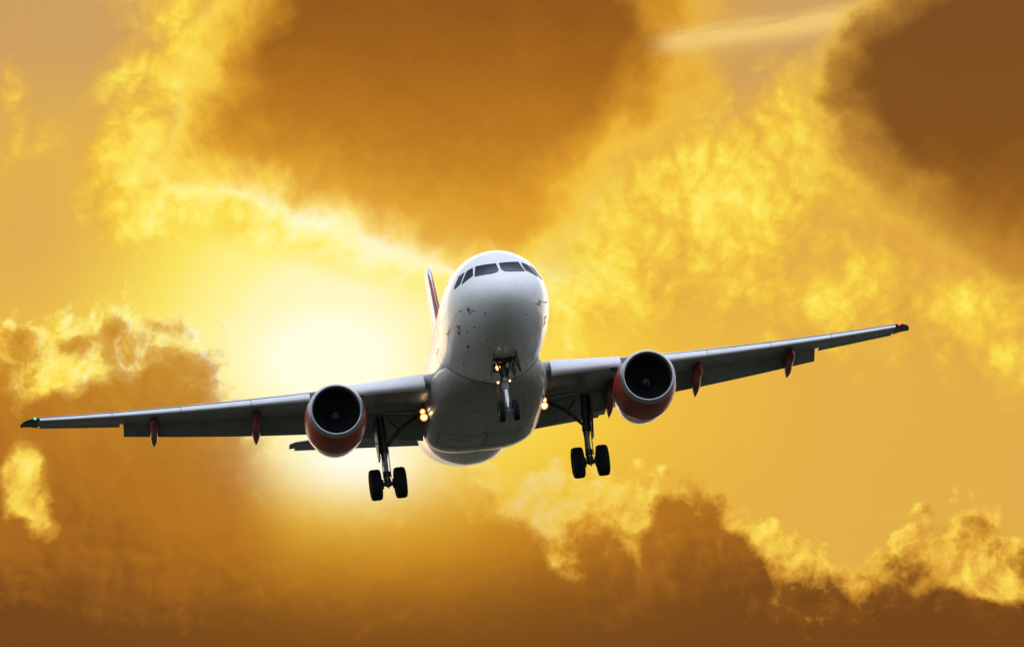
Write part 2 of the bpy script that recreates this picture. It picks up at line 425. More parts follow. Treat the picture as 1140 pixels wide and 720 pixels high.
# --- fuselage
FS = [(0, .01, -.61, -.63, -.62), (.03, .17, -.46, -.78, -.62), (.1, .33, -.32, -.93, -.62), (.3, .60, -.08, -1.14, -.60), (.6, .84, .13, -1.36, -.55), (1.0, 1.07, .36, -1.55, -.45),
      (1.6, 1.34, .66, -1.73, -.33), (2.0, 1.47, .90, -1.81, -.25), (2.6, 1.62, 1.34, -1.90, -.17), (3.2, 1.74, 1.66, -1.96, -.10),
      (4.0, 1.85, 1.89, -2.01, -.04), (5.0, 1.93, 2.02, -2.05, 0), (6.2, 1.975, 2.07, -2.07, 0), (14, 1.975, 2.07, -2.07, 0), (20.5, 1.975, 2.07, -2.07, 0),
      (22.0, 1.965, 2.07, -1.98, .02), (24.0, 1.90, 2.07, -1.62, .12), (26.0, 1.76, 2.05, -1.20, .3), (28, 1.52, 2.00, -.72, .52), (30, 1.18, 1.90, -.22, .76), (32, .76, 1.72, .28, .98),
      (33.2, .44, 1.54, .66, 1.08), (33.84, .22, 1.38, .90, 1.14)]
def pchip(xs, ys):
    n = len(xs); h = [xs[i + 1] - xs[i] for i in range(n - 1)]; d = [(ys[i + 1] - ys[i]) / h[i] for i in range(n - 1)]
    m = [d[0]] + [0 if d[i - 1] * d[i] <= 0 else 3 * (h[i - 1] + h[i]) / ((2 * h[i] + h[i - 1]) / d[i - 1] + (h[i] + 2 * h[i - 1]) / d[i]) for i in range(1, n - 1)] + [d[-1]]
    def f(x_):
        x_ = min(max(x_, xs[0]), xs[-1]); i = 0
        while i < n - 2 and x_ > xs[i + 1]: i += 1
        t = (x_ - xs[i]) / h[i]
        return ((2 * t ** 3 - 3 * t * t + 1) * ys[i] + (t ** 3 - 2 * t * t + t) * h[i] * m[i] + (-2 * t ** 3 + 3 * t * t) * ys[i + 1] + (t ** 3 - t * t) * h[i] * m[i + 1])
    return f
_fx = [sqrt(a[0]) for a in FS]
_ff = [pchip(_fx, [a[k] for a in FS]) for k in range(1, 5)]
def fus(x_): return [f(sqrt(max(x_, 0))) for f in _ff]
def fpt(x_, ang, off=0.0):                                # ang from the top, positive to starboard
    w, t, b, c = fus(x_)
    h = (t - c) if cos(ang) > 0 else (c - b)
    p = Vector((x_, w * sin(ang), c + h * cos(ang)))
    if off:
        e = .01
        q1 = fpt(x_ + e, ang) - p; q2 = fpt(x_, ang + .002) - p
        nrm = q2.cross(q1).normalized()
        if nrm.dot(Vector((0, sin(ang), cos(ang)))) < 0 and x_ > .2: nrm = -nrm
        p = p + nrm * off
    return p
def fyz(y_, z_, off=0.0):                                 # point of the nose seen head-on at (y, z)
    lo, hi = 0.0, 8.0
    for _ in range(40):
        m_ = (lo + hi) / 2; w, t, b, c = fus(m_)
        h = (t - c) if z_ > c else (c - b)
        if (y_ / w) ** 2 + ((z_ - c) / h) ** 2 < 1: hi = m_
        else: lo = m_
    w, t, b, c = fus(hi); h = (t - c) if z_ > c else (c - b)
    return fpt(hi, math.atan2(y_ / w, (z_ - c) / h), off)
xs_ = [0, .01, .03, .06, .1, .16, .23, .31, .4, .5, .62, .75, .9, 1.05, 1.2, 1.4, 1.6, 1.8, 2.0, 2.2, 2.4, 2.6, 2.8, 3.0, 3.2, 3.5, 3.8, 4.2, 4.6, 5, 5.5, 6.2]
xs_ += [6.2 + i * .9 for i in range(1, 31)] + [33.5, 33.84]
xs_ = sorted(v for v in xs_ if v <= 33.84)
NA = 96
fuselage = link('fuselage', loft([[fpt(v, 2 * pi * k / NA) for k in range(NA)] for v in xs_]), 'white', plane, angle=60)
def quadpatch(poly, f, off, nu=8, nv=6, inset=0.0, bm=None):
    """patch on a surface: four or more corners; interior filled by fanning from the centre in rings"""
    bm = bm or bmesh.new()
    cx = sum(p[0] for p in poly) / len(poly); cy = sum(p[1] for p in poly) / len(poly)
    per = []
    for i, p in enumerate(poly):
        q = poly[(i + 1) % len(poly)]
        for k in range(nu): per.append((p[0] + (q[0] - p[0]) * k / nu, p[1] + (q[1] - p[1]) * k / nu))
    if inset:
        per = [(cx + (a - cx) * (1 + inset / max(.05, math.hypot(a - cx, b - cy))), cy + (b - cy) * (1 + inset / max(.05, math.hypot(a - cx, b - cy)))) for a, b in per]
    c0 = bm.verts.new(f(cx, cy, off)); prev = None
    for r in range(1, nv + 1):
        ring = [bm.verts.new(f(cx + (a - cx) * r / nv, cy + (b - cy) * r / nv, off)) for a, b in per]
        for i in range(len(ring)):
            j = (i + 1) % len(ring)
            if prev: bm.faces.new((prev[i], prev[j], ring[j], ring[i]))
            else: bm.faces.new((c0, ring[i], ring[j]))
        prev = ring
    return bm
panes = [[(.055, .955), (.77, .985), (.90, .47), (.34, .375), (.13, .42), (.055, .56)],
         [(.875, .96), (.955, .55), (1.36, .345), (1.33, .42), (1.09, .88)],
         [(1.165, .88), (1.40, .42), (1.50, .36), (1.60, .36), (1.56, .46), (1.37, .80)]]
for s in (1, -1):
    for pn in panes:
        f = lambda a, b, o_, s=s: fyz(a * s, b, o_)
        wf = link('window_frame', quadpatch(pn, f, .006, inset=.012), 'seal', fuselage)
        link('cockpit_window', quadpatch(pn, f, .013), 'glass', fuselage)

# cabin windows, doors, probes and stencils
def spatch(xc, ac, dx_, ds, mat, name, off=.006, n=2, parent=fuselage, rr=0):
    r = 1.98
    def f(a, b, o_): return fpt(a, b, o_)
    da = ds / r / 2
    if rr:   # rounded corners
        poly = []
        for qx, qa in ((1, 1), (-1, 1), (-1, -1), (1, -1)):
            for t in range(3):
                th = {(1, 1): 0, (-1, 1): 90, (-1, -1): 180, (1, -1): 270}[(qx, qa)] + t * 45
                poly.append((xc + qx * (dx_ / 2 - rr) + rr * cos(radians(th)), ac + (qa * (ds / 2 - rr) + rr * sin(radians(th))) / r))
        bm = quadpatch(poly, f, off, 1, 2)
    else:
        bm = quadpatch([(xc - dx_ / 2, ac - da), (xc + dx_ / 2, ac - da), (xc + dx_ / 2, ac + da), (xc - dx_ / 2, ac + da)], f, off, n, 2)
    return link(name, bm, mat, parent)
def outline(xc, ac, dx_, ds, wl, name, off=.005, mat='seal'):
    bm = bmesh.new(); r = 1.98
    def ring(ex):
        pts = []; rr = .12
        for qx, qa, t0 in ((1, 1, 0), (-1, 1, 90), (-1, -1, 180), (1, -1, 270)):
            for t in range(5):
                th = radians(t0 + t * 22.5)
                pts.append((xc + qx * (dx_ / 2 - rr) + (rr + ex) * cos(th), ac + (qa * (ds / 2 - rr) + (rr + ex) * sin(th)) / r))
        out = []
        for i, p in enumerate(pts):
            q = pts[(i + 1) % len(pts)]
            for k in range(4): out.append((p[0] + (q[0] - p[0]) * k / 4, p[1] + (q[1] - p[1]) * k / 4))
        return [bm.verts.new(fpt(a, b, off)) for a, b in out]
    A_, B_ = ring(0), ring(-wl)
    for i in range(len(A_)):
        j = (i + 1) % len(A_); bm.faces.new((A_[i], A_[j], B_[j], B_[i]))
    return link(name, bm, mat, fuselage)
for s in (1, -1):
    for i in range(33):
        xc = 6.9 + i * .58
        if 14.2 < xc < 14.6: continue
        spatch(xc, s * radians(76), .24, .34, 'glass', 'passenger_window', rr=.1)
    outline(5.0, s * radians(84), .82, 1.85, .03, 'door_outline')
    outline(25.6, s * radians(80), .82, 1.8, .03, 'door_outline')
    outline(9.2 if s > 0 else 9.0, s * radians(116), 1.2, 1.0, .025, 'cargo_door_outline')
    # stencilled strip and registration marks near the nose
    for a, dx_, ds in ((3.30, .30, .10), (3.42, .14, .24), (3.66, .26, .09), (3.78, .10, .22)):
        spatch(a, s * radians(117 if a < 3.5 else 121), dx_, ds, 'red', 'stencil_marking')
    spatch(1.62, s * radians(108), .36, .34, 'seal', 'static_port_frame', .004)
    spatch(1.62, s * radians(108), .33, .31, 'white', 'static_port_plate', .006)
    spatch(1.62, s * radians(107), .15, .17, 'black', 'static_port', .009)
    spatch(1.62, s * radians(111.2), .20, .05, 'red', 'static_port_marking', .009)
for a, g, dx_, ds in ((.84, 128, .07, .10), (2.05, 132, .10, .07), (2.5, 155, .08, .07), (2.9, 128, .08, .07), (4.1, 138, .34, .08), (3.2, 160, .07, .07), (3.0, -150, .07, .06), (1.0, -138, .07, .07), (6.6, 140, .24, .05), (7.8, 165, .10, .08), (9.0, -158, .30, .05)):
    spatch(a, radians(g), dx_, ds, 'black', 'access_port', .006)
for s in (1, -1):                                        # pitot probes
    for a, g in ((1.25, 112), (2.25, 104)):
        p = fpt(a, s * radians(g)); nrm = (fpt(a, s * radians(g), .1) - p) * 10
        bm = tube([p - nrm * .01, p + nrm * .09 + Vector((.02, 0, 0))], [.018, .014], n=8)
        tube([p + nrm * .09 + Vector((.04, 0, 0)), p + nrm * .10 + Vector((-.14, 0, 0))], .012, bm, n=8)
        link('pitot_probe', bm, 'dark_metal', fuselage)
for xc, g in ((7.5, 0), (12.5, 0), (8.4, 180)):          # blade antennas
    p = fpt(xc, radians(g)); sg = 1 if g == 0 else -1
    rings = [[p + Vector((dx_ + k * .12, y_, sg * (k * .30 - .02))) for dx_, y_ in ((-.17 + k * .05, 0), (-.05, .018), (.17 - k * .04, 0), (-.05, -.018))] for k in (0, 1)]
    link('blade_antenna', loft(rings), 'white', fuselage)
link('exhaust_outlet', revolve([(0, .21), (.12, .20), (.02, .17)], (33.80, 0, 1.14), (1, 0, .1), 24), 'dark_metal', fuselage)

# --- wing-root fairing under the belly
def fair_ring(x_, w, top, bot, e=3.0, n=64):
    c = -1.15
    out = []
    for k in range(n):
        t = 2 * pi * k / n; cx, sx = cos(t), sin(t)
        h = (top - c) if cx > 0 else (c - bot)
        e_ = 2.2 if cx > 0 else e
        out.append(Vector((x_, w * math.copysign(abs(sx) ** (2 / e_), sx), c + h * math.copysign(abs(cx) ** (2 / e_), cx))))
    return out
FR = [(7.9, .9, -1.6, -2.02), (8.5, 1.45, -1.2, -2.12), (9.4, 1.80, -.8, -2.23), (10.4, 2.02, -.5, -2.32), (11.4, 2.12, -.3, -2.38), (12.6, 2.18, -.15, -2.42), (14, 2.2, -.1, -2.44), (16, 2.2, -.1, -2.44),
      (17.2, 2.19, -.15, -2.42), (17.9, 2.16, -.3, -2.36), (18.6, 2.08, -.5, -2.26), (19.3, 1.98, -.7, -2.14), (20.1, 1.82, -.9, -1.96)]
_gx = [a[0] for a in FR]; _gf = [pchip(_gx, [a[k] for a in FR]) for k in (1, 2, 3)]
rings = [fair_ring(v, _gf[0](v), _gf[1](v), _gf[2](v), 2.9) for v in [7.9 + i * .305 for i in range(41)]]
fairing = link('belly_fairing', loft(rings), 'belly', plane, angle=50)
for xc, yc, lx, ly in ((13.0, -.3, .05, .42), (14.6, .1, .24, .07), (13.4, -1.45, .05, .4), (15.6, 1.1, .05, .5), (15.3, -1.2, .05, .42), (11.2, .55, .05, .4)):
    def g(a, b, o_):
        w = 2.2; r_ = _gf[2](a); return Vector((a, b, -1.15 - (1.15 + 0 - 0) * 0 + (r_ + 1.15) * (1 - (abs(b) / w) ** 2.9) ** (1 / 2.9) - o_))
    link('drain_slot', quadpatch([(xc - lx / 2, yc - ly / 2), (xc + lx / 2, yc - ly / 2), (xc + lx / 2, yc + ly / 2), (xc - lx / 2, yc + ly / 2)], g, .006, 2, 2), 'black', fairing)
for s in (1, -1):                                        # closed main gear bay doors under the belly
    bm = bmesh.new()
    for seg in (((14.9, .04), (17.0, .04)), ((14.9, 1.75), (17.0, 1.75)), ((14.9, .04), (14.9, 1.75)), ((17.0, .04), (17.0, 1.75))):
        (a, b), (c, d) = seg; w_ = .012
        if a == c: quadpatch([(a - w_, b * s), (a + w_, b * s), (a + w_, d * s), (a - w_, d * s)], g, .005, 8, 1, bm=bm)
        else: quadpatch([(a, b * s - w_), (c, b * s - w_), (c, b * s + w_), (a, b * s + w_)], g, .005, 8, 1, bm=bm)
    link('gear_bay_door_outline', bm, 'seal', fairing)

bm = None; pts = []
for i in range(-34, 35):
    yv = i * .05; fz = -2.07 * sqrt(1 - (yv / 1.975) ** 2); lo, hi = 7.9, 13.0
    for _ in range(30):
        mm = (lo + hi) / 2; w = _gf[0](mm)
        zz = 0 if abs(yv) >= w else -1.15 - (-1.15 - _gf[2](mm)) * (1 - (abs(yv) / w) ** 2.9) ** (1 / 2.9)
        if zz < fz: hi = mm
        else: lo = mm
    pts.append((hi - .02, yv, fz - .006))
link('fairing_seam', tube(pts, .017, n=6), 'seal', fairing)

# --- wings
def wz(y_): y_ = abs(y_); return -.93 + .095 * (y_ - 2) + .0025 * max(y_ - 2, 0) ** 2
def wle(y_): return 10.55 + .527 * abs(y_)
def wte(y_):
    y_ = abs(y_); return 17.75 if y_ < 6.4 else 17.75 + (y_ - 6.4) * .302
def wth(y_):
    y_ = abs(y_); return .15 - .033 * min(1, (y_ - 1.9) / 4.5) - .009 * max(0, (y_ - 6.4) / 10.5)
def aero(t, n=16, droop=0.0, x0=0.0, x1=1.0):
    """closed airfoil section between x0 and x1 of chord: upper surface x1->x0 then lower x0->x1"""
    def yt(u): return 5 * t * (.2969 * sqrt(u) - .126 * u - .3516 * u * u + .2843 * u ** 3 - .1015 * u ** 4)
    us = [x0 + (x1 - x0) * (1 - cos(pi * k / n)) / 2 for k in range(n + 1)]
    cam_ = lambda u: .018 * (1 - (2 * u - 1) ** 2)
    up = [(u, cam_(u) + yt(u)) for u in us]; lo = [(u, cam_(u) - yt(u) * .85) for u in us]
    return up[::-1] + lo[1:]
def sec(y_, s, pts, chord=None, xo=0, zo=0, tw=0.0, piv=(0, 0)):
    c = (wte(y_) - wle(y_)) if chord is None else chord
    out = []
    for u, v in pts:
        X_, Z_ = u * c, v * c
        X_, Z_ = (X_ - piv[0]) * cos(tw) + (Z_ - piv[1]) * sin(tw) + piv[0], -(X_ - piv[0]) * sin(tw) + (Z_ - piv[1]) * cos(tw) + piv[1]
        out.append(Vector((wle(y_) + X_ + xo, s * y_, wz(y_) + Z_ + zo)))
    return out
def lampdisc(name, c, r, nrm, parent, mcore='lamp', mrim='lamp_halo_rim', core=.62):
    c = Vector(c); nrm = Vector(nrm).normalized()
    bm = revolve([(-.10, r * .55), (-.03, r * .97), (0, r), (.012, r * .97)], c, nrm, 20, cap=(True, False))
    sh = link(name, bm, 'dark_metal', parent)
    bm = revolve([(.015, .0008), (.014, r * .3), (.010, r * core)], c, nrm, 20)
    revolve([(.010, r * core), (.004, r * .96)], c, nrm, 20, bm)
    for i, f in enumerate(bm.faces): f.material_index = 0 if i < 40 else 1
    sh2 = link(name + '_lens', bm, [mcore, mrim], parent)
    return sh
VIEW = (plane.matrix_world.to_3x3().inverted() @ (cam.location - plane.matrix_world.translation)).normalized()   # lamps shine ahead, down the approach path
for s in (1, -1):
    ys = [1.6, 2.1, 3, 4, 5, 6.1, 6.4, 7.5, 9, 10.5, 12, 13.2]
    # main box: front cut back where the slats have moved out, rear cut where the flaps have left
    rings = [sec(y_, s, aero(wth(y_), 18, x0=(0.0 if y_ < 2.3 else .03), x1=.83)) for y_ in ys]
    bm = loft(rings)
    rings = [sec(y_, s, aero(wth(y_), 18, x0=.03, x1=.80)) for y_ in (13.2001, 14.4, 15.6, 16.3)]
    loft(rings, bm)
    wing = link('wing', bm, 'wing', plane, angle=45, label=None)
    # rear upper skin (spoilers) reaching over the flap gap
    rings = [sec(y_, s, [(.82, .032 + .012), (.955, .012 + .006), (.955, .006), (.82, .026)]) for y_ in (2.1, 4, 6.38)]
    link('spoiler', loft(rings), 'wing', wing)
    rings = [sec(y_, s, [(.82, .032 + .012), (.965, .012 + .004), (.965, .006), (.82, .026)]) for y_ in (6.42, 9, 13.15)]
    link('spoiler', loft(rings), 'wing', wing)
    # aileron
    rings = [sec(y_, s, aero(wth(y_), 12, x0=.815, x1=1.0), tw=radians(5), piv=(.8 * (wte(y_) - wle(y_)), 0)) for y_ in (13.28, 14.6, 16.25)]
    link('aileron', loft(rings), 'wing', wing)
    # wing tip
    rings = [sec(16.3, s, aero(wth(16.3), 18)), sec(16.6, s, aero(.09, 18), 1.30, .10), sec(16.82, s, aero(.07, 18), .95, .40), sec(16.95, s, aero(.05, 18), .45, .95)]
    tip = link('wing_tip', loft(rings), 'dark_metal', wing)
    c = Vector((wle(16.42) - .01, s * 16.42, wz(16.42) - .0))
    link('navigation_light', revolve([(0, .05), (.03, .045), (.045, .03), (.05, .01)], c, (-1, s * .25, .0), 16, cap=(True, False)), 'green' if s > 0 else 'redlamp', wing)
    # slats: five spans, moved forward and down
    for a, b in ((2.35, 5.1), (6.45, 8.55), (8.57, 11.1), (11.12, 13.6), (13.62, 16.25)):
        rings = []
        for y_ in (a, (a + b) / 2, b):
            c = wte(y_) - wle(y_); k = (.118 if y_ < 6 else .155) + .05 * max(0, (y_ - 6.4) / 10)
            t = wth(y_) * 1.05
            yt = lambda u: 5 * t * (.2969 * sqrt(u) - .126 * u - .3516 * u * u + .2843 * u ** 3)
            up = [(u, yt(u) + .006) for u in [k * (1 - cos(pi * j / 20)) for j in range(11)]][::-1]
            lo = [(u, -yt(u) * .8 + .006) for u in (.006, .02, .04)]
            bk = [(.045, -.012), (k * .55, yt(k * .5) * .55), (k * .95, yt(k) * .92)]
            rings.append(sec(y_, s, up + lo + bk, xo=-.050 * c, zo=-.006 * c, tw=radians(-17), piv=(k * c, 0)))
        link('slat', loft(rings), 'slat', wing)
    # flaps, extended and lowered
    fl = aero(.13, 14)
    for a, b, c0, c1 in ((2.12, 6.32, 1.55, 1.10), (6.36, 13.15, 1.12, .82)):
        rings = []
        n_ = 6
        for k in range(n_ + 1):
            y_ = a + (b - a) * k / n_; c = c0 + (c1 - c0) * k / n_; cw_ = wte(y_) - wle(y_)
            xo = .865 * cw_; zo = -.105 * min(cw_, 3.4) * .52 - .03 + (.20 if a < 6 else .24)
            rings.append(sec(y_, s, fl, c, xo, zo, tw=radians(30), piv=(0, 0)))
        flap = link('flap', loft(rings), 'wing', wing)
    # flap track fairings
    for yt_, xf, L, w in ((4.95, 15.3, 3.5, .20), (8.32, 16.1, 3.1, .19), (12.05, 17.7, 2.75, .17)):
        if yt_ < 5: tipx, tipz = 18.6, -1.55
        elif yt_ < 9: tipx, tipz = 19.0, -1.02
        else: tipx, tipz = 20.55, -.33
        z0 = wz(yt_) - .20; rings = []
        for k in range(15):
            u = k / 14; r_ = sin(pi * min(u * 2.6 + .05, .5)) * (1 - max(0, (u - .62) / .38) ** 1.7 * .97)
            xc = xf + (tipx - xf) * u
            zc = z0 + .02 - .10 * sin(min(1, u * 2) * pi / 2)
            if u > .45: zc += (tipz - (z0 - .08)) * ((u - .45) / .55) ** 1.15
            rings.append([Vector((xc, s * (yt_ + w * r_ * sin(t) * .92), zc + r_ * w * (1.5 if cos(t) < 0 else 1.25) * cos(t))) for t in [2 * pi * j / 20 for j in range(20)]])
        link('flap_track_fairing', loft(rings), 'orange_dull', wing, label='dark orange canoe-shaped flap track fairing')
    # root fillet between wing and fuselage
    rings = [[Vector((12.2 + u * 5.5, s * (1.9 + .55 * k), -.62 + .1 * k - (.55 - .45 * k) * (1 - (2 * u - 1) ** 2) * 0 - .22 * k + v)) for u, v in ((0, 0), (.2, .28), (.6, .25), (1, 0), (.6, -.3), (.2, -.35))] for k in (0, 1)]
    # retractable landing lights below the wing root
    lx, ly, lz = 14.2, (2.32 if s > 0 else 2.17), (-1.70 if s > 0 else -1.76)
    bm = tube([(lx + .12, s * ly, -1.15), (lx + .10, s * ly, lz - .02)], .035, n=8)
    link('light_bracket', bm, 'dark_metal', wing)
    lampdisc('landing_light', (lx, s * ly, lz), .15, VIEW, wing, core=.5)
    lampdisc('landing_light', (lx + .02, s * (ly + .02), lz + .22), .11, VIEW, wing, core=.35)

# --- engines
for s in (1, -1):
    o = (10.55, s * 5.77, -1.86); ax = (1, -s * .02, -.035)
    prof = [(.30, .99), (.62, 1.065), (1.1, 1.13), (1.6, 1.14), (2.1, 1.12)]
    eng = link('engine', revolve(prof, o, ax, 64), 'orange', plane, label='orange jet engine nacelle on the %s side of the photo' % ('left' if s > 0 else 'right'))
    link('thrust_reverser_cowl', revolve([(2.11, 1.122), (2.7, 1.07), (3.25, .97), (3.6, .90), (3.6, .87), (2.9, .90)], o, ax, 64), 'white', eng)
    lip = [(.30, .991), (.20, .965), (.12, .94), (.06, .915), (.02, .885), (0, .86), (.01, .835), (.04, .82), (.10, .805), (.18, .795)]
    k1 = 1.14
    lip = [(a, b * 1.02 + (.045 if a > .0 and i < 5 else .04)) for i, (a, b) in enumerate(lip)]
    lip[0] = (.30, .992)
    link('inlet_lip', revolve(lip, o, ax, 64), 'lip', eng)
    link('inlet_duct', revolve([(.18, lip[-1][1]), (.4, .85), (.8, .865), (1.25, .87)], o, ax, 64), 'duct', eng)
    link('fan_backplate', revolve([(1.38, .001), (1.38, .88)], o, ax, 48), 'black', eng)
    # fan blades: twisted, each one a curved sheet
    bm = bmesh.new(); d = Vector(ax).normalized(); u_ = d.cross(Vector((0, 0, 1))).normalized(); v_ = d.cross(u_)
    for k in range(36):
        th0 = 2 * pi * k / 36; prev = None
        for j in range(7):
            rr_ = .20 + (.862 - .20) * j / 6; tw = radians(25 + 38 * j / 6); hw = .085 + .035 * j / 6
            pts = []
            for e in (-1, 0, 1):
                a = 1.12 + e * hw * cos(tw) + .05; tt = e * hw * sin(tw) / rr_ + th0 + .12 * sin(pi * j / 6)
                pts.append(bm.verts.new(Vector(o) + d * a + (u_ * cos(tt) + v_ * sin(tt)) * rr_))
            if prev:
                for e in (0, 1): bm.faces.new((prev[e], prev[e + 1], pts[e + 1], pts[e]))
            prev = pts
    link('fan', bm, 'blade', eng)
    sp_ = link('spinner', revolve([(.86, .002), (.875, .04), (.93, .10), (1.0, .15), (1.1, .19), (1.16, .205)], o, ax, 32), 'black', eng)
    bm = bmesh.new(); pv = None
    for k in range(26):
        u2 = k / 25; th = u2 * 2 * pi * .85 + (0 if s > 0 else 2); rs = .04 + .09 * u2
        ax_ = .725 + .215 * (u2 ** 1.2) ; 
        q = []
        for e in (-1, 1):
            r2_ = rs + e * .014; aa = .875 + (r2_ - .04) * (.125 / .11) - .02
            q.append(bm.verts.new(Vector(o) + d * aa + (u_ * cos(th) + v_ * sin(th)) * r2_))
        if pv: bm.faces.new((pv[0], pv[1], q[1], q[0]))
        pv = q
    link('spinner_spiral', bm, 'spiral', eng)
    link('exhaust_nozzle', revolve([(2.8, .72), (3.5, .66), (4.2, .50), (4.2, .47), (3.6, .5)], o, ax, 40), 'dark_metal', eng)
    link('exhaust_cone', revolve([(3.6, .36), (4.2, .28), (4.75, .03), (4.76, .001)], o, ax, 32), 'dark_metal', eng)
    # pylon
    yy = s * 5.75; rings = []
    for x_, zt, zb, w in ((12.0, -.72, -.95, .03), (12.5, -.62, -1.3, .13), (13.3, -.50, -1.6, .20), (14.2, -.55, -1.65, .21), (15.2, -.80, -1.45, .18), (16.6, -.85, -1.05, .06)):
        rings.append([Vector((x_, yy + w * a, b)) for a, b in ((0, zt), (.8, zt - .04), (1, (zt + zb) / 2), (.8, zb), (0, zb - .03), (-.8, zb), (-1, (zt + zb) / 2), (-.8, zt - .04))])
    link('pylon', loft(rings), 'orange_dull' if s < 0 else 'orange_dull', eng)
    # vortex strake on the inboard side of the nacelle
    rings = [[Vector((x_, yy - s * r_ * .80, -1.86 + r_ * .60)) + Vector((0, -s * .8, .6)) * h + Vector((0, s * .01, .013)) * e for e, h in ((1, 0), (1, hh), (-1, hh), (-1, 0))] for x_, r_, hh in ((11.7, 1.17, .02), (12.3, 1.19, .24), (12.6, 1.17, .24), (12.7, 1.16, .02))]
    link('nacelle_strake', loft(rings), 'seal', eng)

# --- tail
def surf(secs, axis='z', n=16, x0=0.0, x1=1.0):
    rings = []
    for (le, te, pos, off, t) in secs:
        pts = aero(t, n, x0=x0, x1=x1); c = te - le
        rings.append([Vector((le + u * c, (v - .018 * (1 - (2 * u - 1) ** 2)) * c, pos)) if axis == 'z' else Vector((le + u * c, pos, off + v * c)) for u, v in pts])
    return loft(rings)
fin = link('tail_fin', surf([(24.6, 32.0, 1.9, 0, .05), (26.7, 32.4, 2.6, 0, .09), (28.9, 33.0, 5.2, 0, .095), (31.0, 33.6, 7.85, 0, .11), (31.5, 33.6, 8.03, 0, .05)], x1=.72), 'white', plane, angle=50)
link('rudder', surf([(26.7, 32.4, 2.6, 0, .09), (28.9, 33.0, 5.2, 0, .095), (31.0, 33.6, 7.85, 0, .11)], x0=.725), 'white', fin)
for s in (1, -1):
    bm = bmesh.new(); pr = None
    for k in range(11):
        z_ = 2.6 + 5.2 * k / 10; le = 26.7 + (31.0 - 26.7) * k / 10; te = 32.4 + (33.6 - 32.4) * k / 10; c = te - le
        q = []
        for j in range(9):
            u = .0005 + .055 * j / 8
            yt = 5 * .10 * (.2969 * sqrt(u) - .126 * u - .3516 * u * u + .2843 * u ** 3 - .1015 * u ** 4)
            q.append(bm.verts.new((le + u * c - .012, s * (yt * c * (1 if s > 0 else .87) + .012), z_)))
        if pr:
            for j in range(8): bm.faces.new((pr[j], pr[j + 1], q[j + 1], q[j]))
        pr = q
    link('orange_panel', bm, 'orange', fin)
for s in (1, -1):
    z_ = lambda y_: 1.0 + .098 * y_
    tp = link('tailplane', surf([(27.7, 32.0, s * .3, .9, .09), (28.3, 32.1, s * 1.0, z_(1) , .09), (31.25, 32.75, s * 6.0, z_(6.0), .09), (31.6, 32.8, s * 6.22, z_(6.22), .05)], 'y', x1=.70), 'wing', plane, angle=50)
    link('elevator', surf([(28.3, 32.1, s * 1.0, z_(1), .09), (31.25, 32.75, s * 6.0, z_(6.0), .09)], 'y', x0=.705), 'wing', tp)

# --- landing gear
def wheel(cx, cy, cz, R_, w, parent, out):
    h = w / 2
    prof = [(-h * .72, R_ * .56), (-h * .95, R_ * .66), (-h, R_ * .80), (-h * .90, R_ * .93), (-h * .62, R_ * .985), (-h * .30, R_), (-h * .285, R_ * .985), (-h * .25, R_ * .985), (-h * .235, R_),
            (-.02, R_), (-.012, R_ * .985), (.012, R_ * .985), (.02, R_), (h * .235, R_), (h * .25, R_ * .985), (h * .285, R_ * .985), (h * .30, R_), (h * .62, R_ * .985), (h * .90, R_ * .93), (h, R_ * .80), (h * .95, R_ * .66), (h * .72, R_ * .56)]
    link('tyre', revolve(prof, (cx, cy, cz), (0, 1, 0), 48), 'rubber', parent)
    prof = [(-h * .72, R_ * .565), (-h * .60, R_ * .50), (-h * .35, R_ * .42), (-h * .30, R_ * .16), (-h * .62, R_ * .13), (-h * .62, .001)]
    bm = revolve(prof, (cx, cy, cz), (0, 1, 0), 32); revolve([(-a, b) for a, b in prof], (cx, cy, cz), (0, 1, 0), 32, bm)
    link('wheel_rim', bm, 'steel', parent)
